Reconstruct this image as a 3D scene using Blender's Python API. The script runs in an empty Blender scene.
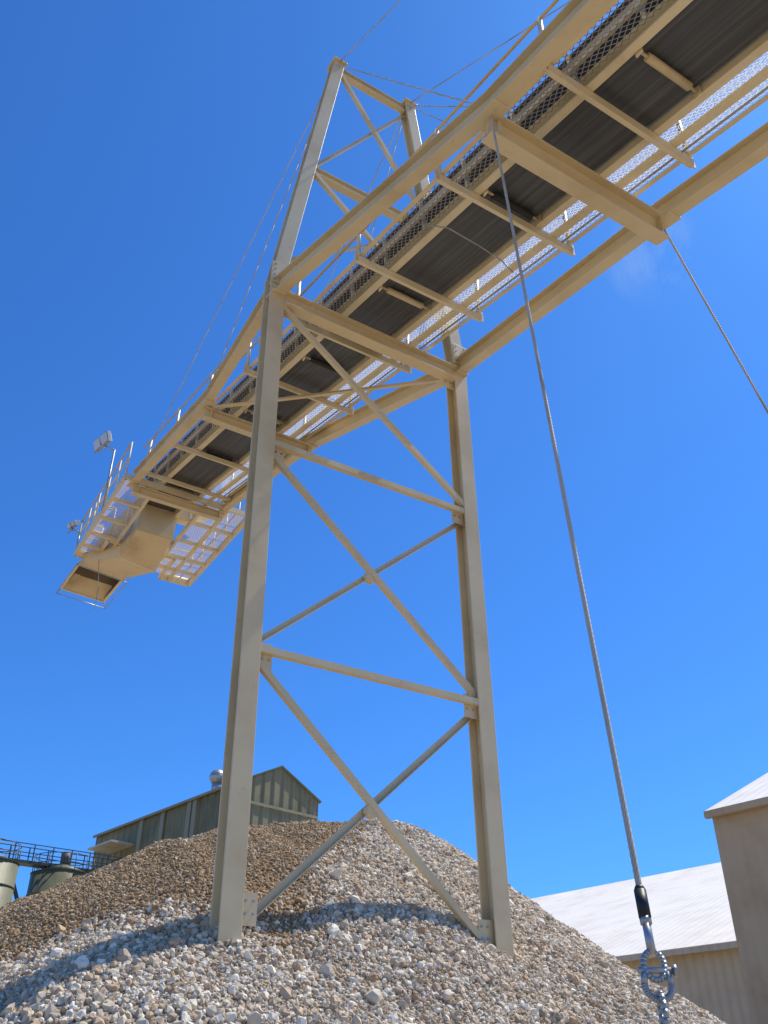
import bpy, math, random
import numpy as np
from mathutils import Vector, Matrix
random.seed(3); rng=np.random.default_rng(5)
scene=bpy.context.scene
scene.view_settings.view_transform='Standard'
try: scene.view_settings.look='None'
except Exception: pass
scene.view_settings.exposure=0

# ------------------------------------------------------------ materials
def newmat(name):
    m=bpy.data.materials.new(name); m.use_nodes=True
    nt=m.node_tree; b=nt.nodes['Principled BSDF']
    return m,nt,b
def N(nt,t,**k):
    n=nt.nodes.new(t)
    for a,v in k.items(): setattr(n,a,v)
    return n
def ramp(nt,fac,stops):
    r=N(nt,'ShaderNodeValToRGB'); e=r.color_ramp.elements
    e[0].position=stops[0][0]; e[0].color=(*stops[0][1],1)
    e[1].position=stops[-1][0]; e[1].color=(*stops[-1][1],1)
    for p,c in stops[1:-1]:
        x=e.new(p); x.color=(*c,1)
    nt.links.new(fac,r.inputs[0]); return r
def noise(nt,scale,detail=3,rough=.6,vec=None):
    n=N(nt,'ShaderNodeTexNoise'); n.inputs['Scale'].default_value=scale
    n.inputs['Detail'].default_value=detail; n.inputs['Roughness'].default_value=rough
    if vec: nt.links.new(vec,n.inputs['Vector'])
    return n
def math_(nt,op,a,b=None):
    n=N(nt,'ShaderNodeMath',operation=op)
    for i,v in enumerate((a,b)):
        if v is None: continue
        if isinstance(v,(int,float)): n.inputs[i].default_value=v
        else: nt.links.new(v,n.inputs[i])
    return n.outputs[0]
def bump(nt,b,h,strength,dist=.02):
    n=N(nt,'ShaderNodeBump'); n.inputs['Strength'].default_value=strength; n.inputs['Distance'].default_value=dist
    nt.links.new(h,n.inputs['Height']); nt.links.new(n.outputs[0],b.inputs['Normal']); return n
def paint(name,c,rough=.5,dirt=.2,metal=0,spec=.4,specks=True):
    m,nt,b=newmat(name)
    g=N(nt,'ShaderNodeNewGeometry')
    n1=noise(nt,.9,4,.6,g.outputs['Position'])
    d=tuple(x*(1-dirt)*k for x,k in zip(c,(1,.96,.90)))
    l=tuple(min(1,x*1.05) for x in c)
    r=ramp(nt,n1.outputs[0],[(.32,d),(.52,c),(.7,l)])
    out=r.outputs[0]
    if specks:
        n2=noise(nt,6,3,.7,g.outputs['Position'])
        f=ramp(nt,n2.outputs[0],[(.62,(0,0,0)),(.78,(1,1,1))])
        mx=N(nt,'ShaderNodeMixRGB'); mx.inputs[2].default_value=(c[0]*.62,c[1]*.52,c[2]*.42,1)
        nt.links.new(math_(nt,'MULTIPLY',f.outputs[0],.4),mx.inputs[0]); nt.links.new(out,mx.inputs[1]); out=mx.outputs[0]
    nt.links.new(out,b.inputs['Base Color'])
    b.inputs['Roughness'].default_value=rough; b.inputs['Metallic'].default_value=metal
    b.inputs['Specular IOR Level'].default_value=spec
    return m
STEEL=paint('cream_steel_paint',(.68,.55,.325),.42,.14)
STEEL2=paint('cream_steel_paint_light',(.74,.62,.39),.45,.14)
RAIL=paint('yellow_rail_paint',(.74,.46,.12),.45,.2)
GALV=paint('galvanised_steel',(.42,.42,.40),.4,.3,.6,specks=False)
ROPE=paint('wire_rope_steel',(.54,.48,.38),.6,.3,0,.3,specks=False)
BLACK=paint('black_sleeve',(.02,.02,.022),.5,.2,specks=False)
DARK=paint('dark_void',(.035,.032,.027),.8,.2,specks=False)
ROLL=paint('roller_tan',(.66,.52,.30),.4,.3)
CHUTE=paint('chute_steel',(.70,.56,.33),.5,.25)
GLASS=paint('lamp_glass',(.55,.58,.6),.12,.1,specks=False)
RUBBER,nt,b=newmat('conveyor_rubber')
uv=N(nt,'ShaderNodeUVMap'); mp=N(nt,'ShaderNodeMapping'); mp.inputs['Scale'].default_value=(.25,16,1); nt.links.new(uv.outputs[0],mp.inputs[0])
n=noise(nt,1,4,.6,mp.outputs[0]); r=ramp(nt,n.outputs[0],[(.3,(.036,.038,.040)),(.52,(.066,.068,.070)),(.72,(.13,.127,.115))])
nt.links.new(r.outputs[0],b.inputs['Base Color']); b.inputs['Roughness'].default_value=.45
bump(nt,b,n.outputs[0],.15,.01)

def corr(name,c,D,pitch,rough=.5,dirt=.2,amp=.5,panel=None,var=.16,spec=.25):
    m=paint(name,c,rough,dirt,0,spec,specks=False); nt=m.node_tree; b=nt.nodes['Principled BSDF']
    g=N(nt,'ShaderNodeNewGeometry')
    dp=N(nt,'ShaderNodeVectorMath',operation='DOT_PRODUCT'); nt.links.new(g.outputs['Position'],dp.inputs[0]); dp.inputs[1].default_value=D
    s=math_(nt,'SINE',math_(nt,'MULTIPLY',dp.outputs['Value'],2*math.pi/pitch))
    bump(nt,b,s,amp,pitch*.15)
    fl=math_(nt,'FLOOR',math_(nt,'DIVIDE',dp.outputs['Value'],panel or pitch*6))
    wn=N(nt,'ShaderNodeTexWhiteNoise',noise_dimensions='1D'); nt.links.new(fl,wn.inputs['W'])
    mul=math_(nt,'ADD',math_(nt,'MULTIPLY',wn.outputs['Value'],var),1-var*.6)
    src=b.inputs['Base Color'].links[0].from_socket
    vm=N(nt,'ShaderNodeVectorMath',operation='SCALE'); nt.links.new(src,vm.inputs[0]); nt.links.new(mul,vm.inputs['Scale'])
    nt.links.new(vm.outputs[0],b.inputs['Base Color'])
    return m

def meshmat(name,c,pu,pv,thr,trans=0):
    m,nt,b=newmat(name)
    b.inputs['Base Color'].default_value=(*c,1); b.inputs['Roughness'].default_value=.5
    sh=b.outputs[0]
    if trans:
        t=N(nt,'ShaderNodeBsdfTranslucent'); t.inputs[0].default_value=(*c,1); ms=N(nt,'ShaderNodeMixShader'); ms.inputs[0].default_value=trans
        nt.links.new(sh,ms.inputs[1]); nt.links.new(t.outputs[0],ms.inputs[2]); sh=ms.outputs[0]
    uv=N(nt,'ShaderNodeUVMap'); sp=N(nt,'ShaderNodeSeparateXYZ'); nt.links.new(uv.outputs[0],sp.inputs[0])
    u=math_(nt,'DIVIDE',sp.outputs[0],pu); v=math_(nt,'DIVIDE',sp.outputs[1],pv)
    a=math_(nt,'ABSOLUTE',math_(nt,'SINE',math_(nt,'MULTIPLY',math_(nt,'ADD',u,v),math.pi)))
    c2=math_(nt,'ABSOLUTE',math_(nt,'SINE',math_(nt,'MULTIPLY',math_(nt,'SUBTRACT',u,v),math.pi)))
    solid=math_(nt,'LESS_THAN',math_(nt,'MINIMUM',a,c2),thr)
    tr=N(nt,'ShaderNodeBsdfTransparent'); mx=N(nt,'ShaderNodeMixShader')
    nt.links.new(solid,mx.inputs[0]); nt.links.new(tr.outputs[0],mx.inputs[1]); nt.links.new(sh,mx.inputs[2])
    nt.links.new(mx.outputs[0],nt.nodes['Material Output'].inputs['Surface'])
    return m
MESH_D=meshmat('expanded_mesh_grey',(.30,.27,.21),.12,.07,.31)
MESH_L=meshmat('sunlit_mesh_pale',(.85,.80,.68),.10,.055,.31,.6)  # sun glare on the mesh is put into its pale colour and translucency
MESH_H=meshmat('platform_grating_tan',(.72,.60,.40),.10,.055,.42,.3)

# ------------------------------------------------------------ geometry accumulators
def empty(name):
    e=bpy.data.objects.new(name,None); scene.collection.objects.link(e); e.empty_display_size=.3; return e
class Part:
    def __init__(s,name,parent,mat,smooth=False,bev=0):
        s.name=name; s.parent=parent; s.mat=mat; s.v=[]; s.f=[]; s.uv=[]; s.smooth=smooth; s.bev=bev
    def box(s,p,q,w,h,up=(0,0,1)):
        p=Vector(p);q=Vector(q);d=(q-p).normalized();up=Vector(up)
        x=d.cross(up)
        if x.length<1e-4: x=d.cross(Vector((1,0,0)))
        x.normalize(); y=x.cross(d).normalized()
        b=len(s.v)
        for e in (p,q):
            for i,j in ((-1,-1),(1,-1),(1,1),(-1,1)): s.v.append(e+x*(i*w/2)+y*(j*h/2))
        s.f+= [(b,b+3,b+2,b+1),(b+4,b+5,b+6,b+7)]+[(b+i,b+(i+1)%4,b+4+(i+1)%4,b+4+i) for i in range(4)]
    def ibeam(s,p,q,b,d,t,up=(0,0,1)):
        p=Vector(p);q=Vector(q);dr=(q-p).normalized();up=Vector(up)
        x=dr.cross(up).normalized(); y=x.cross(dr).normalized()
        o=y*(d/2-t/2)
        s.box(p+o,q+o,b,t,y); s.box(p-o,q-o,b,t,y); s.box(p,q,t*.8,d-2*t-.002,y)
    def channel(s,p,q,b,d,t,up=(0,0,1),side=1):
        p=Vector(p);q=Vector(q);dr=(q-p).normalized();up=Vector(up)
        x=dr.cross(up).normalized(); y=x.cross(dr).normalized()
        o=y*(d/2-t/2)
        s.box(p+o,q+o,b,t,y); s.box(p-o,q-o,b,t,y); w=x*side*(b/2-t/2); s.box(p+w,q+w,t,d-2*t-.002,y)
    def angle(s,p,q,a,t,up=(0,0,1)):
        p=Vector(p);q=Vector(q);dr=(q-p).normalized();up=Vector(up)
        x=dr.cross(up)
        if x.length<1e-4: x=dr.cross(Vector((1,0,0)))
        x.normalize(); y=x.cross(dr).normalized()
        s.box(p,q,a,t,y); o=x*(a/2-t/2)+y*(a/2+t/2+.001)
        s.box(p+o,q+o,t,a,y)
    def tube(s,p,q,r,n=8,r2=None,caps=True):
        p=Vector(p);q=Vector(q);d=(q-p).normalized(); r2=r if r2 is None else r2
        x=d.orthogonal().normalized(); y=d.cross(x); b=len(s.v)
        for e,rr in ((p,r),(q,r2)):
            for i in range(n):
                a=2*math.pi*i/n; s.v.append(e+x*math.cos(a)*rr+y*math.sin(a)*rr)
        for i in range(n): s.f.append((b+i,b+(i+1)%n,b+n+(i+1)%n,b+n+i))
        if caps: s.f.append(tuple(b+n-1-i for i in range(n))); s.f.append(tuple(b+n+i for i in range(n)))
    def path(s,pts,r,n=8):
        for a,b in zip(pts[:-1],pts[1:]): s.tube(a,b,r,n)
    def poly(s,*pts):
        b=len(s.v); s.v+= [Vector(p) for p in pts]; s.f.append(tuple(range(b,b+len(pts))))
    def quad_uv(s,pts,uvs):
        s.poly(*pts); s.uv+=list(uvs)
    def build(s):
        me=bpy.data.meshes.new(s.name); me.from_pydata([tuple(v) for v in s.v],[],s.f); me.update()
        if s.uv:
            l=me.uv_layers.new(name='UVMap')
            for i,u in enumerate(s.uv): l.data[i].uv=u
        me.materials.append(s.mat)
        if s.smooth:
            for p in me.polygons: p.use_smooth=len(p.vertices)==4
        o=bpy.data.objects.new(s.name,me); scene.collection.objects.link(o)
        if s.parent: o.parent=s.parent
        if s.bev:
            b=o.modifiers.new('bevel','BEVEL'); b.width=s.bev; b.segments=2; b.limit_method='ANGLE'
        return o

# ------------------------------------------------------------ frames
E1=Vector((.849,.528,0)); E2=Vector((-.528,.849,0)); UP=Vector((0,0,1)); TAN=.24
def C(s,w,n=0): return E1*(6.136+w)+E2*(10.37+s)+UP*(12+TAN*s+n)
def G(s,w,z): return E1*(6.136+w)+E2*(10.37+s)+UP*z
def T(s,w,z): return G(s,w+.15*max(0,12-z)/10.3,z)
AX=(E2+UP*TAN).normalized(); NRM=E1.cross(AX).normalized()
if NRM.z<0: NRM=-NRM
GZ=-1.6

# ------------------------------------------------------------ support tower
tower=empty('support_tower')
legs=Part('legs',tower,STEEL,bev=.006); br=Part('bracing',tower,STEEL); pl=Part('gusset_plates',tower,STEEL)
bolts=Part('bolts',tower,GALV)
HW=1.95; TOPW=.955; ZT=19.9; Z3=15.75
for sg in (-1,1):
    legs.ibeam(T(0,sg*HW,GZ-.5),T(0,sg*HW,12.0),.28,.30,.03,E2)
    legs.ibeam(T(0,sg*HW,12.0),G(0,sg*HW,12.25),.279,.299,.03,E2)
    legs.ibeam(G(0,sg*HW,12.25),G(0,sg*TOPW,ZT),.26,.26,.028,E2)
    legs.box(G(-.17,sg*HW,12.0),G(-.17,sg*HW,12.5),.32,.03,E2)
    for z in (8.56,5.1,11.6,1.95):
        pl.box(T(-.05,sg*(HW-.22),z-.20),T(-.05,sg*(HW-.22),z+.16),.26,.014,E2)
        for i in (-1,1):
            for j in (-1,1): bolts.tube(T(-.075,sg*(HW-.25)+i*.05,z+j*.07),T(-.04,sg*(HW-.25)+i*.05,z+j*.07),.016,6)
    for j in range(4):
        for i in (-1,1): bolts.tube(G(-.205,sg*HW+i*.1,12.05+j*.13),G(-.18,sg*HW+i*.1,12.05+j*.13),.018,6)
    legs.box(G(-.2,sg*TOPW,ZT+.02),G(.2,sg*TOPW,ZT+.02),.34,.05)
    pl.box(G(0,sg*TOPW,ZT),G(0,sg*TOPW,ZT+.28),.22,.03,E2)
def hw(z): return HW if z<12.25 else HW+(TOPW-HW)*(z-12.25)/(ZT-12.25)
def strut(z,a=.085,o=-.10): br.angle(T(o,-hw(z)+.05,z),T(o,hw(z)-.05,z),a,.012)
def diag(z0,z1,sg,o,a=.078): br.angle(T(o,-sg*(hw(z0)-.08),z0),T(o,sg*(hw(z1)-.08),z1),a,.012)
strut(8.56); strut(5.1)
diag(11.55,8.66,1,-.10)
diag(8.45,5.2,1,-.03); diag(8.45,5.2,-1,.06)
diag(5.0,1.6,1,-.03); diag(5.0,1.6,-1,.06,.085)
for z in (6.83,3.3): pl.tube(T(-.05,0,z),T(.07,0,z),.10,12)
br.ibeam(G(0,-hw(ZT)+.1,ZT-.15),G(0,hw(ZT)-.1,ZT-.15),.14,.2,.02)
br.ibeam(G(0,-hw(Z3)+.1,Z3),G(0,hw(Z3)-.1,Z3),.16,.2,.02)
diag(ZT-.3,Z3+.1,1,-.05,.08); diag(ZT-.3,Z3+.1,-1,.06,.08)
diag(Z3-.1,12.9,1,-.05,.08); diag(Z3-.1,12.9,-1,.06,.08)
br.ibeam(G(-.12,-HW+.12,11.72),G(-.12,HW-.12,11.72),.22,.30,.025)
for p in (legs,br,pl,bolts): p.build()

# ------------------------------------------------------------ conveyor
conv=empty('belt_conveyor')
main=Part('main_beams',conv,STEEL,bev=.005); cross=Part('cross_beams',conv,STEEL); outr=Part('outriggers',conv,STEEL2)
S0=-26
knots_l=[(S0,-1.42),(-5.35,-1.44),(0,-1.95),(4.6,-1.42),(10.4,-1.34)]
knots_r=[(S0,1.62),(-5.3,1.68),(0,1.95),(4.9,1.25),(10.4,1.30)]
for k in (knots_l,knots_r):
    for (a,wa),(b,wb) in zip(k[:-1],k[1:]):
        main.ibeam(C(a,wa),C(b,wb),.20,.34,.022,NRM)
        main.box(C(b-.25,wb,-.19),C(b+.25,wb,-.19),.24,.03,NRM)
for s,wl,wr,d in ((-5.3,-1.44,1.68,.34),(4.7,-1.42,1.25,.24),(10.35,-1.34,1.3,.24),(-11.6,-1.43,1.62,.3),(-18,-1.43,1.62,.3)):
    cross.ibeam(C(s,wl+.0,-.36),C(s,wr,-.36),.24,d,.022,NRM)
    for w in (wl,wr): cross.box(C(s,w-.13*(1 if w>0 else -1),-.50),C(s,w-.13*(1 if w>0 else -1),-.19),.22,.014,E1)
cross.angle(C(.2,1.85,-.2),C(4.6,-1.3,-.22),.08,.012,NRM)
outs=[-1.67+2.28*i for i in range(-10,6)]
for s in outs:
    outr.channel(C(s,-1.24,.0),C(s,1.28,.0),.07,.11,.012,NRM)
    for w in (-1.24,1.28): outr.box(C(s,w,-.06),C(s,w,.16),.1,.02,AX)
st=Part('stringers',conv,STEEL2,bev=.004)
SE=13.0
for w,sd in ((-.58,1),(.58,-1)):
    st.channel(C(S0,w,.19),C(SE,w,.19),.12,.24,.014,NRM,sd)
for w in (-1.18,1.2): st.angle(C(S0,w,.10),C(10.5,w,.10),.075,.01,NRM)
st.box(C(S0,.90,.10),C(10.5,.90,.10),.10,.08,NRM)
st.box(C(S0,-.72,.50),C(10.5,-.72,.50),.05,.07,NRM)
idl=Part('idler_frames',conv,STEEL2); rol=Part('return_rollers',conv,ROLL,True); rl2=Part('carry_rollers',conv,DARK,True)
s=S0+.5
while s<12.6:
    for sg in (-1,1):
        idl.box(C(s,sg*.60,.32),C(s,sg*.66,.95),.06,.05,AX)
        rl2.tube(C(s,sg*.22,.62),C(s,sg*.56,.82),.06,10)
    rl2.tube(C(s,-.2,.6),C(s,.2,.6),.06,10)
    idl.box(C(s,-.6,.42),C(s,.6,.42),.05,.05,NRM)
    s+=1.14
k=0
for s in [-1.2+2.9*i for i in range(-8,5)]:
    P=rol if k%2==0 else rl2
    P.tube(C(s,-.36,.10),C(s,.36,.10),.055,12)
    for sg in (-1,1): idl.box(C(s,sg*.5,.02),C(s,sg*.5,.3),.10,.02,E1)
    rol.tube(C(s,-.5,.10),C(s,.5,.10),.02,8)
    k+=1
belt=Part('belt',conv,RUBBER)
def strip(P,w0,n0,w1,n1,a=S0,b=SE,th=.016):
    U=[(a,w0),(b,w0),(b,w1),(a,w1)]
    P.quad_uv([C(a,w0,n0),C(b,w0,n0),C(b,w1,n1),C(a,w1,n1)],U); P.quad_uv([C(a,w0,n0+th),C(a,w1,n1+th),C(b,w1,n1+th),C(b,w0,n0+th)],[U[0],U[3],U[2],U[1]])
    P.quad_uv([C(a,w0,n0),C(a,w0,n0+th),C(b,w0,n0+th),C(b,w0,n0)],[U[0],U[0],U[1],U[1]]); P.quad_uv([C(a,w1,n1),C(b,w1,n1),C(b,w1,n1+th),C(a,w1,n1+th)],[U[3],U[2],U[2],U[3]])
strip(belt,-.46,.17,.46,.17)
strip(belt,-.22,.67,.22,.67); strip(belt,-.54,.90,-.22,.67); strip(belt,.22,.67,.54,.90)
cov=Part('skirt_plates',conv,DARK)
strip(cov,-.57,.43,-.64,.95,S0,12,.008)
strip(cov,.57,.43,.64,.95,S0,12,.008)
wkl=Part('walkway_mesh',conv,MESH_D); wkr=Part('walkway_grating',conv,MESH_L)
def mq(P,fn,a,b,x0,x1):
    P.quad_uv([fn(a,x0),fn(b,x0),fn(b,x1),fn(a,x1)],[(a,x0),(b,x0),(b,x1),(a,x1)])
mq(wkl,lambda s,w:C(s,w,.17),S0,10.5,-1.16,-.66)
mq(wkr,lambda s,w:C(s,w,.17),S0,10.5,.66,1.18)
mq(wkr,lambda s,n:C(s,1.22,n),S0,10.5,.2,1.12)
rail=Part('handrails',conv,RAIL,True); rail2=Part('handrail_posts',conv,STEEL2,True)
for s in outs:
    for w in (-1.22,1.25):
        if -26<s<10.4: rail2.box(C(s,w,.05),C(s,w,.05)+UP*1.1,.05,.05,AX)
for w in (-1.22,1.25):
    P=rail if w<0 else rail2
    for n in (.62,1.13): P.tube(C(S0,w,n),C(10.4,w,n),.022,8)
con=Part('conduits',conv,GALV,True)
con.tube(C(S0,-1.02,.06),C(10.3,-1.02,.06),.022,8); con.tube(C(S0,1.05,.05),C(10.3,1.05,.05),.016,8)
con.path([C(-3.0,-.9,.0),C(-3.3,-.6,-.14),C(-3.3,0,-.18),C(-3.2,.5,-.12),C(-3.0,.9,.0)],.012,6)
# ---- level head platform
ZP=14.35
hp=Part('head_platform_frame',conv,STEEL2)
pts=[(10.2,-1.62),(15.0,-1.62),(15.0,-1.0),(13.6,-1.0),(13.6,1.1),(15.0,1.1),(15.0,2.1),(10.2,2.1)]
for (a,w),(b,v) in zip(pts,pts[1:]+pts[:1]): hp.box(G(a,w,ZP),G(b,v,ZP),.08,.16)
for s in (11.4,12.5,13.5,14.3):
    hp.box(G(s,-1.6,ZP-.02),G(s,-.75,ZP-.02),.06,.11); hp.box(G(s,.75,ZP-.02),G(s,2.08,ZP-.02),.06,.11)
for w in (-.75,.75,1.4): hp.box(G(10.2,w,ZP-.015),G(15.0 if w>1 else 13.9,w,ZP-.015),.07,.14)
for w in (-.7,.7):
    for s in (11.4,12.9): hp.box(G(s,w,ZP),C(s,w,.2),.08,.08,E1)
hg=Part('head_platform_grating',conv,MESH_H)
for w0,w1 in ((-1.6,-.76),(.76,2.08)):
    P=[G(10.25,w0,ZP+.1),G(14.95,w0,ZP+.1),G(14.95,w1,ZP+.1),G(10.25,w1,ZP+.1)]
    hg.quad_uv(P,[(10.25,w0),(14.95,w0),(14.95,w1),(10.25,w1)])
def railing(pts,step=1.0,h=1.1):
    for (a,w),(b,v) in zip(pts[:-1],pts[1:]):
        p=G(a,w,ZP+.08);q=G(b,v,ZP+.08);n=max(1,round((q-p).length/step))
        for i in range(n+1):
            m=p.lerp(q,i/n); rail2.tube(m,m+UP*h,.024,8)
        for z,R in ((h,rail),(h*.55,rail2)): R.tube(p+UP*z,q+UP*z,.022,8)
        rail2.box(p+UP*.06,q+UP*.06,.012,.12)
railing([(10.2,-1.62),(15.0,-1.62),(15.0,-.95)])
railing([(10.2,2.1),(15.0,2.1),(15.0,1.1)])
railing([(13.7,-.95),(13.7,-1.55)],.6)
dr=Part('head_drive',conv,CHUTE,True,.01)
dr.tube(C(12.9,-.55,.40),C(12.9,.55,.40),.30,24); dr.box(C(12.9,.7,.35),C(12.9,1.25,.35),.42,.42,NRM)
dr.tube(C(12.9,1.2,.4),C(12.3,1.45,.35),.17,16)
ch=Part('discharge_chute',conv,CHUTE)
a=[G(12.4,-.50,14.2),G(12.4,.55,14.2),G(12.4,.55,15.3),G(12.4,-.50,15.3)]
b_=[G(13.5,-.60,13.80),G(13.5,.50,13.62),G(13.9,.50,15.7),G(13.9,-.60,15.7)]
c_=[G(15.1,-1.42,14.12),G(15.0,-.04,13.92),G(17.0,-.04,14.02),G(17.2,-1.42,14.22)]
for X,Y in ((a,b_),(b_,c_)):
    for i in range(4): ch.poly(X[i],X[(i+1)%4],Y[(i+1)%4],Y[i])
ch.poly(*a)
o=ch.build(); so=o.modifiers.new('sol','SOLIDIFY'); so.thickness=.03; so.offset=0
lin=Part('chute_lining',conv,paint('dark_brown_lining',(.16,.12,.075),.7,.4))  # dark brown faces set just inside the chute walls
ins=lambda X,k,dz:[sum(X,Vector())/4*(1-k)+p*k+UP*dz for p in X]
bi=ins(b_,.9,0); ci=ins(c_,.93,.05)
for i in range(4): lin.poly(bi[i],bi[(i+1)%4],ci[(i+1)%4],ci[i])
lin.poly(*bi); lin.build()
chr_=Part('chute_flanges',conv,STEEL2)
for X in (b_,c_):
    for i in range(4): chr_.box(X[i],X[(i+1)%4],.07,.06)
lp=Part('chute_spray_ring',conv,GALV,True)
cc=sum(c_,Vector())/4
ring=[cc+(p-cc)*1.15-UP*.16 for p in c_]
lp.path(ring+[ring[0]],.016)
for i in range(4): lp.tube(ring[i],c_[i],.014)
lp.path([G(14.4,-1.0,14),G(14.2,-.9,13.0),G(14.1,-.9,12.2)],.012,6)
for p in (main,cross,outr,st,idl,rol,rl2,belt,cov,wkl,wkr,rail,rail2,con,hp,hg,dr,chr_,lp): p.build()

# ---- floodlights
def floodlight(base,top,aim,name='floodlight',sz=.42):
    e=empty(name); p=Part('pole',e,GALV,True); h=Part('housing',e,GALV,bev=.01); g=Part('lens',e,GLASS)
    base=Vector(base);top=Vector(top);aim=Vector(aim).normalized()
    mid=Vector((base.x,base.y,top.z-.25))
    p.path([base,mid,top],.028)
    sx=aim.cross(UP).normalized()
    for k in (-1,1):
        c=top+sx*k*sz*.5+UP*.12
        h.box(c-aim*.07,c+aim*.05,sz*.92,sz*.85,UP); g.box(c+aim*.052,c+aim*.062,sz*.8,sz*.72,UP)
        for j in range(4): h.box(c-aim*.12+sx*(j-1.5)*.09,c-aim*.07+sx*(j-1.5)*.09,.015,sz*.7,UP)
    p.tube(top-sx*sz*.9-UP*.12,top+sx*sz*.9-UP*.12,.022); p.tube(top-UP*.12,top+UP*.1,.03)
    for x in (p,h,g): x.build()
floodlight(G(12.2,-1.65,ZP),G(12.5,-2.0,ZP+2.45),(-.6,-.6,-.3))
floodlight(G(15.0,-1.62,ZP+.2),G(15.25,-1.85,ZP+1.0),(-.5,-.6,-.4),'floodlight.001',.2)

# ------------------------------------------------------------ wire ropes
def rope(name,p,q,r=.014,sag=0.0,nseg=16):
    P=Part(name,None,ROPE,True); p=Vector(p);q=Vector(q)
    pts=[p.lerp(q,i/nseg)-UP*(sag*4*(i/nseg)*(1-i/nseg)) for i in range(nseg+1)]
    P.path(pts,r,8); return P.build()
TL=G(0,-TOPW,ZT+.12); TR=G(0,TOPW,ZT+.12)
stays=[(TL,C(9.6,-1.36,.2)),(TL,C(4.5,-1.45,.2)),(TR,C(9.6,1.3,.2)),(TR,C(4.6,1.3,.2)),
 (TL,C(-5.2,-1.45,.2)),(TR,C(-5.2,-1.3,.3)),(TL,C(-17.8,-1.42,.2)),(TR,C(-17.8,1.62,.2)),(TR,C(-5.2,1.66,.2))]
for i,(p,q) in enumerate(stays): rope('stay_cable'+('' if i==0 else '.%03d'%i),p,q,.012,.02)
AL=Vector((1.36,6.76,10.62)); AR=Vector((3.99,8.49,10.60))
def guy(name,top,bottom,zs):
    e=empty(name); top=Vector(top);bottom=Vector(bottom); d=(bottom-top).normalized()
    at=lambda z: top+(bottom-top)*((z-top.z)/(bottom.z-top.z))
    R=Part('wire_rope',e,ROPE,True); S=Part('ferrule_sleeve',e,BLACK,True); H=Part('shackles',e,GALV,True)
    zf=zs
    x=d.cross(Vector((0,1,0))).normalized(); y=d.cross(x)
    R.tube(top,at(zf+.30),.0125,10)
    Ltot=(at(zf+.30)-top).length; nst=6; nseg=int(Ltot/.035)
    for kst in range(nst):
        b0=len(R.v); m=5
        for i in range(nseg+1):
            t=i/nseg*Ltot; a0=2*math.pi*(kst/nst+t/.24)
            c=top+d*t+(x*math.cos(a0)+y*math.sin(a0))*.010
            for j in range(m):
                a1=2*math.pi*j/m; R.v.append(c+(x*math.cos(a1)+y*math.sin(a1))*.0062)
        for i in range(nseg):
            for j in range(m): R.f.append((b0+i*m+j,b0+i*m+(j+1)%m,b0+(i+1)*m+(j+1)%m,b0+(i+1)*m+j))
    S.tube(at(zf+.34),at(zf+.22),.028,16)
    S.tube(at(zf+.36),at(zf+.34),.019,16,.028)
    H.tube(at(zf+.22),at(zf+.06),.019,12); H.tube(at(zf+.225),at(zf+.19),.026,6)
    def ringz(c,ax,ay,rx,ry,r,n=20,a0=0,a1=2*math.pi):
        pts=[c+ax*math.cos(a0+(a1-a0)*i/n)*rx+ay*math.sin(a0+(a1-a0)*i/n)*ry for i in range(n+1)]
        H.path(pts,r,10)
    ringz(at(zf+.02),x,d,.045,.06,.014)
    ringz(at(zf-.055),x,d,.058,.062,.015,20,math.pi*.0,math.pi)
    H.tube(at(zf-.055)-x*.058,at(zf-.005)-x*.05,.015); H.tube(at(zf-.055)+x*.058,at(zf-.005)+x*.05,.015)
    H.tube(at(zf-.0)-x*.075,at(zf-.0)+x*.075,.014,10); H.tube(at(zf)+x*.075,at(zf)+x*.09,.026,6)
    z=zf-.10; k=0
    while z>GZ+.1:
        ringz(at(z-.06),x if k%2 else y,d,.034,.075,.013,14); z-=.12; k+=1
    B=Part('anchor_block',e,paint('concrete_anchor',(.42,.40,.36),.9,.3),bev=.02)
    B.box((bottom.x,bottom.y,GZ-.1),(bottom.x,bottom.y,GZ+.12),.6,.6,(0,1,0)); B.build()
    H.tube(top+UP*.12,top-UP*.02,.03,10); ringz(top,x,d,.05,.07,.014)
    for P in (R,S,H): P.build()
guy('guy_wire',AL,(1.13,3.82,-1.6),.50)
guy('guy_wire.001',AR,AR+Vector((1.6,-1.2,-12.2)),.5)

# ------------------------------------------------------------ gravel pile
X0,X1,Y0,Y1,ST=-30.,16.,3.,34.,.12
nx=int((X1-X0)/ST)+1; ny=int((Y1-Y0)/ST)+1
xs=X0+np.arange(nx)*ST; ys=Y0+np.arange(ny)*ST
XX,YY=np.meshgrid(xs,ys)
def vnoise(x,y,cell,seed):
    r=np.random.default_rng(seed).random((512,512))
    u=(x+200)/cell; v=(y+200)/cell; i=np.floor(u).astype(int); j=np.floor(v).astype(int); fu=u-i; fv=v-j
    fu=fu*fu*(3-2*fu); fv=fv*fv*(3-2*fv)
    g=lambda a,b: r[a%512,b%512]
    return (g(i,j)*(1-fu)*(1-fv)+g(i+1,j)*fu*(1-fv)+g(i,j+1)*(1-fu)*fv+g(i+1,j+1)*fu*fv)-.5
RP=[(.25,17.2,4.50),(-2.4,15.6,4.25),(-7.5,18.8,3.25),(-17,23.5,1.6)]
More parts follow.
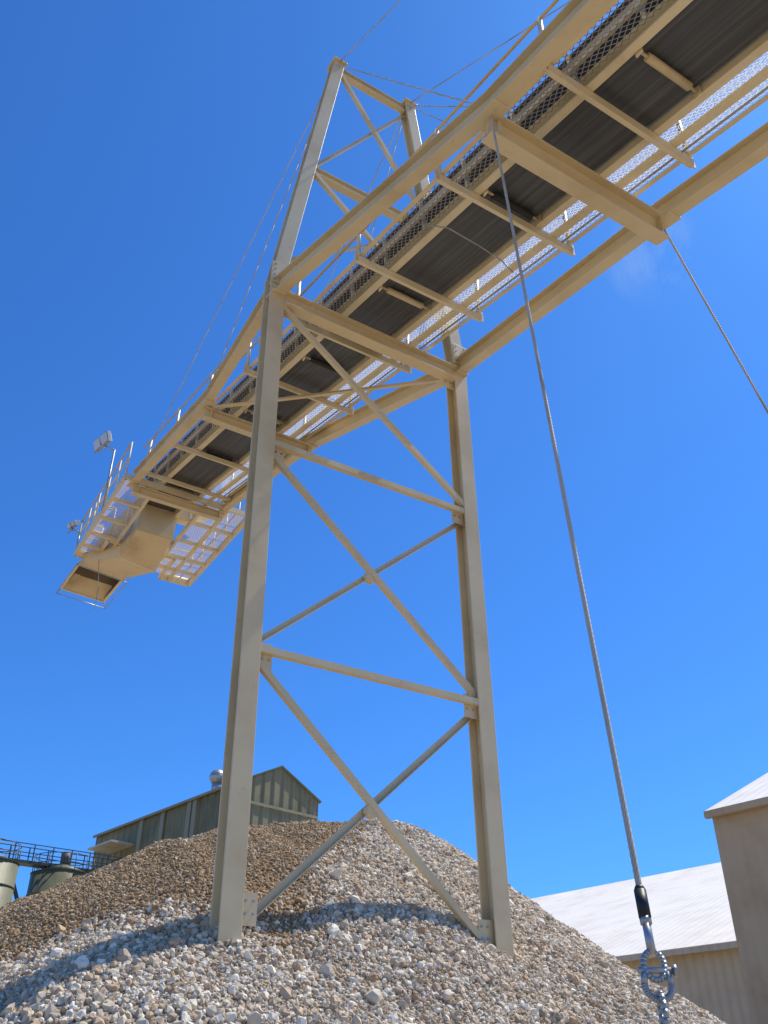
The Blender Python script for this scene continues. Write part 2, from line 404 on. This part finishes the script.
def height(x,y):
    h=np.full(x.shape,-50.); tt=np.clip((x-.2)/2.5,0,1); slope=.615+.11*tt*tt*(3-2*tt)
    for (ax,ay,az),(bx,by,bz) in zip(RP[:-1],RP[1:]):
        dx,dy=bx-ax,by-ay; t=np.clip(((x-ax)*dx+(y-ay)*dy)/(dx*dx+dy*dy),0,1)
        d=np.hypot(x-ax-t*dx,y-ay-t*dy); d=np.sqrt(d*d+.4**2)-.25
        h=np.maximum(h,az+(bz-az)*t-slope*d)
    rill=vnoise(x*1.0+y*.55,(y-x*.55)*.12,.5,11)*.12*np.clip((-x)*.6,0,1)
    h=h+vnoise(x,y,2.6,1)*.36+vnoise(x,y,.9,2)*.13+vnoise(x,y,.35,3)*.05+rill
    return np.maximum(h,GZ-.3)
HH=height(XX,YY)
def brownness(x,y):
    n=vnoise(x,y,1.5,7)*1.1+vnoise(x,y,.45,8)*.5
    l1=-(x-(-.05+(y-17)*.20))+n*.8
    l2=(y-11.25)+n*.8
    # streaks of mixed stone running down the face
    stk=vnoise(x*1.0+y*.3,(y-x*.3)*.15,.35,21)*1.1
    return np.clip(np.minimum(np.minimum(l1,l2)*1.5,1.0)+.15+stk*.5,0,1)
import bmesh
me=bpy.data.meshes.new('gravel_pile')
idx=np.arange(nx*ny).reshape(ny,nx)
quads=np.stack([idx[:-1,:-1],idx[:-1,1:],idx[1:,1:],idx[1:,:-1]],-1).reshape(-1,4)
def fastmesh(me,V,F,col,smooth=True):
    k=F.shape[1]
    me.vertices.add(len(V)); me.vertices.foreach_set('co',V.astype(np.float32).ravel())
    me.loops.add(F.size); me.loops.foreach_set('vertex_index',F.astype(np.int32).ravel())
    me.polygons.add(len(F)); me.polygons.foreach_set('loop_start',np.arange(0,F.size,k,dtype=np.int32))
    me.update(calc_edges=True)
    at=me.color_attributes.new('Col','FLOAT_COLOR','POINT')
    at.data.foreach_set('color',np.concatenate([col,np.ones((len(V),1))],1).astype(np.float32).ravel())
    me.polygons.foreach_set('use_smooth',np.full(len(F),smooth)); me.validate()
V=np.stack([XX.ravel(),YY.ravel(),HH.ravel()],1)
bz=brownness(XX.ravel(),YY.ravel())[:,None]
col=bz*np.array([.31,.205,.105])+(1-bz)*np.array([.39,.325,.235])
fastmesh(me,V,quads,col)
def gravmat(name,bed):
    m,nt,b=newmat(name); at=N(nt,'ShaderNodeAttribute',attribute_name='Col')
    out=at.outputs['Color']
    if bed:
        g=N(nt,'ShaderNodeNewGeometry'); v=N(nt,'ShaderNodeTexVoronoi'); v.inputs['Scale'].default_value=30; nt.links.new(g.outputs['Position'],v.inputs['Vector'])
        sep=N(nt,'ShaderNodeSeparateColor'); nt.links.new(v.outputs['Color'],sep.inputs[0])
        f=math_(nt,'ADD',math_(nt,'MULTIPLY',sep.outputs[0],.7),.6)
        s=N(nt,'ShaderNodeVectorMath',operation='SCALE'); nt.links.new(out,s.inputs[0]); nt.links.new(f,s.inputs['Scale']); out=s.outputs[0]
        bump(nt,b,math_(nt,'SUBTRACT',1,v.outputs['Distance']),.8,.03)
    nt.links.new(out,b.inputs['Base Color']); b.inputs['Roughness'].default_value=.85; b.inputs['Specular IOR Level'].default_value=.25
    return m
pile=bpy.data.objects.new('gravel_pile',me); scene.collection.objects.link(pile); me.materials.append(gravmat('gravel_bed',True))
def ico(sub):
    bm=bmesh.new(); bmesh.ops.create_icosphere(bm,subdivisions=sub,radius=1)
    v=np.array([x.co[:] for x in bm.verts]); f=np.array([[q.index for q in p.verts] for p in bm.faces]); bm.free(); return v,f
def stones(name,x,y,r,col,sub,lift=.35,smooth=False):
    bv,bf=ico(sub); n=len(x)
    fx=np.clip((x-X0)/ST,0,nx-1.001); fy=np.clip((y-Y0)/ST,0,ny-1.001); i=fx.astype(int); j=fy.astype(int); u=fx-i; w=fy-j
    z=HH[j,i]*(1-u)*(1-w)+HH[j,i+1]*u*(1-w)+HH[j+1,i]*(1-u)*w+HH[j+1,i+1]*u*w
    z=np.maximum(z,GZ)
    vari=1+rng.normal(0,.15,(16,len(bv),1)); base=bv[None]*vari
    if sub==2:
        for k in range(16):
            for _ in range(5):
                nn=rng.normal(size=3); nn/=np.linalg.norm(nn); dd=base[k]@nn; base[k]-=np.maximum(dd-.72,0)[:,None]*nn
    L=base[rng.integers(0,16,n)]
    L=L*(1+rng.uniform(-.4,.3,(n,1,3)))
    q=rng.normal(size=(n,4)); q/=np.linalg.norm(q,axis=1,keepdims=True); a,b,c,d=q.T
    R=np.stack([1-2*(c*c+d*d),2*(b*c-a*d),2*(b*d+a*c),2*(b*c+a*d),1-2*(b*b+d*d),2*(c*d-a*b),2*(b*d-a*c),2*(c*d+a*b),1-2*(b*b+c*c)],1).reshape(n,3,3)
    L=np.einsum('nij,nvj->nvi',R,L)*r[:,None,None]
    L+=np.stack([x,y,z+r*lift],1)[:,None]
    F=(bf[None]+(np.arange(n)*len(bv))[:,None,None]).reshape(-1,3)
    me=bpy.data.meshes.new(name); fastmesh(me,L.reshape(-1,3),F,np.repeat(col,len(bv),0),smooth); me.materials.append(GST)
    o=bpy.data.objects.new(name,me); scene.collection.objects.link(o); o.parent=pile
GST=gravmat('gravel_stone',False)
pal=np.array([[.62,.54,.41],[.53,.44,.315],[.75,.69,.57],[.43,.345,.245],[.52,.38,.235],[.33,.28,.215],[.61,.52,.39],[.42,.29,.175]])
pp=np.array([.18,.19,.14,.13,.13,.06,.09,.08])
bpal=np.array([[.40,.275,.145],[.34,.225,.115],[.47,.35,.21],[.28,.18,.09],[.58,.47,.32]])
bp=np.array([.30,.26,.20,.15,.09])
def pts(n,xa,xb,ya,yb): return rng.uniform(xa,xb,n),rng.uniform(ya,yb,n)
def keep(x,y,back=1.2):
    h=height(x,y); rx=np.array([p[0] for p in RP][::-1]); ry=np.array([p[1] for p in RP][::-1])
    yr=np.interp(x,rx,ry); return (h>GZ-.02)&(y<yr+back)
def colours(x,y,lo=.8,hi=1.14):
    isb=rng.random(len(x))<brownness(x,y)
    c=np.where(isb[:,None],bpal[rng.choice(5,len(x),p=bp)],pal[rng.choice(8,len(x),p=pp)])
    return c*rng.uniform(lo,hi,(len(x),1)),isb
x,y=pts(290000,-12,9.0,9.7,20.5); m=keep(x,y); x,y=x[m],y[m]
c,isb=colours(x,y)
r=np.where(isb,np.clip(rng.lognormal(math.log(.016),.30,len(x)),.009,.04),np.clip(rng.lognormal(math.log(.021),.38,len(x)),.012,.055))
stones('small_stones',x,y,r,c,1)
x,y=pts(24000,-12,9,9.3,18); m=keep(x,y); x,y=x[m],y[m]
br_=brownness(x,y); m=rng.random(len(x))>br_*.97; x,y=x[m],y[m]
c,isb=colours(x,y,.88,1.2)
far=np.clip(1.15-(y-9)*.06,.55,1)
r=np.clip(rng.lognormal(math.log(.030),.38,len(x))*far,.020,.095)
stones('cobbles',x,y,r,c,2,.4)
x,y=pts(16000,-12,10,5.5,9.7); r=rng.uniform(.02,.06,len(x)); m=keep(x,y); x,y,r=x[m],y[m],r[m]
stones('toe_stones',x,y,r,pal[rng.choice(8,len(x),p=pp)],1,.3)
x,y=pts(2500,-10,8,4,9); r=rng.uniform(.015,.045,len(x)); m=height(x,y)<GZ; x,y,r=x[m],y[m],r[m]
stones('loose_stones',x,y,r,pal[rng.choice(8,len(x),p=pp)],1,.2)

# ------------------------------------------------------------ ground
m,nt,b=newmat('yard_ground'); tc=N(nt,'ShaderNodeTexCoord')
n1=noise(nt,.15,5,.6,tc.outputs['Object']); n2=noise(nt,9,4,.7,tc.outputs['Object'])
mx=math_(nt,'ADD',math_(nt,'MULTIPLY',n1.outputs[0],.5),math_(nt,'MULTIPLY',n2.outputs[0],.5))
r=ramp(nt,mx,[(.35,(.30,.225,.14)),(.5,(.42,.33,.22)),(.65,(.50,.41,.29))]); nt.links.new(r.outputs[0],b.inputs['Base Color']); b.inputs['Roughness'].default_value=.95
bump(nt,b,n2.outputs[0],.6,.05)
g=Part('ground',None,m); g.poly((-3000,-3000,GZ),(3000,-3000,GZ),(3000,3000,GZ),(-3000,3000,GZ)); g.build()

# ------------------------------------------------------------ buildings
def gable(name,K,D,L,Nn,W,ze,zr,wall,gab,roof,over=.35,th=.12,trimm=None):
    e=empty(name); K=Vector((*K,0)); D=Vector((*D,0)).normalized(); Nn=Vector((*Nn,0)).normalized()
    P=lambda l,n,z: K+D*l+Nn*n+UP*z
    w=Part('long_walls',e,wall); gw=Part('gable_walls',e,gab); rf=Part('roof',e,roof); tr=Part('trim',e,trimm or gab)
    w.poly(P(0,0,GZ),P(L,0,GZ),P(L,0,ze),P(0,0,ze)); w.poly(P(0,W,GZ),P(0,W,ze),P(L,W,ze),P(L,W,GZ))
    for l in (0,L): gw.poly(P(l,0,GZ),P(l,0,ze),P(l,W/2,zr),P(l,W,ze),P(l,W,GZ))
    sl=(zr-ze)/(W/2)
    for a,b,sg in ((0,W/2,-1),(W,W/2,1)):
        n0=a+sg*over; z0=ze-sl*over+.02
        q=[P(-over,n0,z0),P(L+over,n0,z0),P(L+over,b,zr+.02),P(-over,b,zr+.02)]
        rf.poly(*q); rf.poly(*[v+UP*th for v in q][::-1])
        for i in range(4): rf.poly(q[i],q[i]+UP*th,q[(i+1)%4]+UP*th,q[(i+1)%4])
    tr.box(P(-.05,-over-.08,ze-sl*over+.02),P(L+.05,-over-.08,ze-sl*over+.02),.14,.16)
    for x in (w,gw,rf,tr): x.build()
    return e,P
Dg=(-.679,.734,0); Ng=(.734,.679,0)
gwall=corr('green_cladding',(.23,.205,.095),Dg,.9,.5,.2,.7,2.6,.3)
ggab=corr('green_cladding_gable',(.20,.18,.10),Ng,.8,.5,.2,.7,1.6)
groof=corr('green_roof',(.12,.125,.07),Dg,.5)
gtrim=paint('green_trim',(.27,.24,.14),.5,.15,specks=False)
e,P=gable('green_shed',(-9.6,59.3),Dg[:2],19.3,Ng[:2],6.8,18.0,19.7,gwall,ggab,groof,.15,.12,gtrim)
op=Part('door_opening',e,DARK); op.box(P(14.8,-.05,9.5),P(14.8,-.05,15.6),2.4,.12,Vector(Ng)); op.build()
cn=Part('door_canopy',e,paint('canopy_white',(.6,.52,.38),.5,.2)); cn.box(P(13.0,-.9,16.3),P(16.6,-.9,16.3),1.9,.14); cn.build()
rb=Part('cladding_posts',e,gtrim)
for l in (1.2,5.0,5.7,9.2,12.2): rb.box(P(l,-.06,GZ),P(l,-.06,17.9),.5,.1,Vector(Ng))
rb.box(P(-.07,.1,13.4),P(-.07,6.7,13.4),.1,.25); rb.box(P(-.07,.1,16.9),P(-.07,6.7,16.9),.08,.18)
rb.build()
vt=Part('roof_ventilator',e,GALV,True)
vc=P(3.4,.5,18.1); vt.tube(vc,vc+UP*.7,.35,16)
for i in range(8):
    a0=math.pi*i/8-math.pi/2; a1=math.pi*(i+1)/8-math.pi/2
    vt.tube(vc+UP*(1.1+.55*math.sin(a0)),vc+UP*(1.1+.55*math.sin(a1)),max(.02,.56*math.cos(a0)),20,max(.02,.56*math.cos(a1)),False)
vt.build()
Dw=(.66,-.751,0); Nw=(.751,.66,0)
creamw=corr('cream_cladding',(.66,.53,.35),Dw,.30,.6,.12,.3,3)
whiter=corr('white_roof_sheet',(.88,.80,.66),Dw,.35,.55,.08,.15,2,.04,.15)
gable('white_roof_shed',(7.2-.66*36,31.6+.751*36),Dw[:2],47,Nw[:2],28,4.0,9.35,creamw,creamw,whiter,.4)
tanw=corr('tan_cladding',(.52,.40,.255),Dw,.25,.6,.12,.3,4,.06)
whiter2=corr('white_roof_sheet_b',(.88,.81,.69),Dw,.35,.55,.08,.15,2,.04,.15)
gable('tan_building',(8.0,22.4),Dw[:2],14,Nw[:2],12,6.0,8.75,tanw,tanw,whiter2,.12)

# silos
def silo(name,c,rad,zt):
    e=empty(name); M=paint('silo_green',(.17,.165,.09),.5,.25,specks=False); Hm=paint('silo_rail_steel',(.12,.12,.11),.5,.2,specks=False)
    s=Part('shell',e,M,True); t=Part('roof_cone',e,M,True); h=Part('handrail',e,Hm,True); rg=Part('rings',e,M,True)
    c=Vector((*c,0)); s.tube(c+UP*GZ,c+UP*zt,rad,40); t.tube(c+UP*(zt+.01),c+UP*(zt+.7),rad*1.03,40,.3)
    for z in np.arange(zt-7,zt,1.4): rg.tube(c+UP*z,c+UP*(z+.08),rad+.04,40)
    n=14; P=[c+Vector((math.cos(2*math.pi*i/n),math.sin(2*math.pi*i/n),0))*rad*.97+UP*zt for i in range(n)]
    for i in range(n):
        h.tube(P[i],P[i]+UP*1.1,.03,6)
        for z in (.55,1.1): h.tube(P[i]+UP*z,P[(i+1)%n]+UP*z,.028,6)
    h.box(c+UP*(zt+.6),c+UP*(zt+1.5),.5,.5)
    for x in (s,t,h,rg): x.build()
silo('storage_silo',(-21.3,63.0),2.0,12.9); silo('storage_silo.001',(-24.2,57.4),1.9,12.5)
e=empty('silo_walkway'); wk=Part('frame',e,paint('walkway_dark_steel',(.06,.065,.05),.5,.2,specks=False))
p0=Vector((-28,57.5,13.3)); p1=Vector((-18.2,65.5,13.4))
wk.box(p0,p1,1.0,.18)
dd=(p1-p0)/10
for o_ in (Vector((.3,-.4,0)),Vector((-.3,.4,0))):
    for i in range(11): wk.box(p0+dd*i+o_,p0+dd*i+o_+UP*1.1,.06,.06,(0,1,0))
    for z in (.55,1.1): wk.box(p0+o_+UP*z,p1+o_+UP*z,.05,.05)
m0=(p0+p1)*.5+Vector((.2,-.4,-3.0)); 
for i in (3.9,6.3): wk.box(m0,p0+dd*i,.24,.24)
wk.box(m0,Vector((m0.x,m0.y,GZ)),.3,.3,(0,1,0)); wk.build()

# ------------------------------------------------------------ light, sky, camera
el=math.radians(59); az=math.radians(62)
SD=Vector((math.sin(az)*math.cos(el),math.cos(az)*math.cos(el),math.sin(el)))
L=bpy.data.lights.new('sun','SUN'); L.energy=5.0; L.angle=math.radians(.5); L.color=(1,.94,.84)
lo=bpy.data.objects.new('sun',L); scene.collection.objects.link(lo); lo.rotation_euler=SD.to_track_quat('Z','Y').to_euler(); lo.location=SD*60
W=bpy.data.worlds.new('World'); scene.world=W; W.use_nodes=True; nt=W.node_tree
bg=nt.nodes['Background']; sk=N(nt,'ShaderNodeTexSky',sky_type='NISHITA'); sk.sun_disc=False
sk.sun_elevation=el; sk.sun_rotation=az
sk.air_density=1.0; sk.dust_density=.5; sk.ozone_density=2.5
tint=N(nt,'ShaderNodeMixRGB',blend_type='MULTIPLY'); tint.inputs[0].default_value=1; tint.inputs[2].default_value=(.36,.91,1.66,1)
nt.links.new(sk.outputs[0],tint.inputs[1])
tc=N(nt,'ShaderNodeTexCoord'); dp=N(nt,'ShaderNodeVectorMath',operation='DOT_PRODUCT'); nt.links.new(tc.outputs['Generated'],dp.inputs[0])
dp.inputs[1].default_value=Vector((.301,.675,.791)).normalized()
mr=N(nt,'ShaderNodeMapRange'); mr.inputs[1].default_value=.9985; mr.inputs[2].default_value=1.0; nt.links.new(dp.outputs['Value'],mr.inputs[0])
mp=N(nt,'ShaderNodeMapping'); mp.inputs['Scale'].default_value=(18,10,6); nt.links.new(tc.outputs['Generated'],mp.inputs[0])
nz=noise(nt,1.5,5,.65,mp.outputs[0]); rr=ramp(nt,nz.outputs[0],[(.42,(0,0,0)),(.8,(1,1,1))])
cf=math_(nt,'MULTIPLY',math_(nt,'MULTIPLY',mr.outputs[0],rr.outputs[0]),.30)
mc=N(nt,'ShaderNodeMixRGB'); nt.links.new(cf,mc.inputs[0]); nt.links.new(tint.outputs[0],mc.inputs[1]); mc.inputs[2].default_value=(5.5,6.6,7.8,1)
nt.links.new(mc.outputs[0],bg.inputs[0]); bg.inputs[1].default_value=.115
cam=bpy.data.cameras.new('camera'); co=bpy.data.objects.new('camera',cam); scene.collection.objects.link(co); scene.camera=co
cam.sensor_fit='VERTICAL'; cam.sensor_height=36; cam.lens=900/1024*36; cam.clip_end=8000; cam.clip_start=.05
co.rotation_euler=(math.radians(90+33.6),0,0)
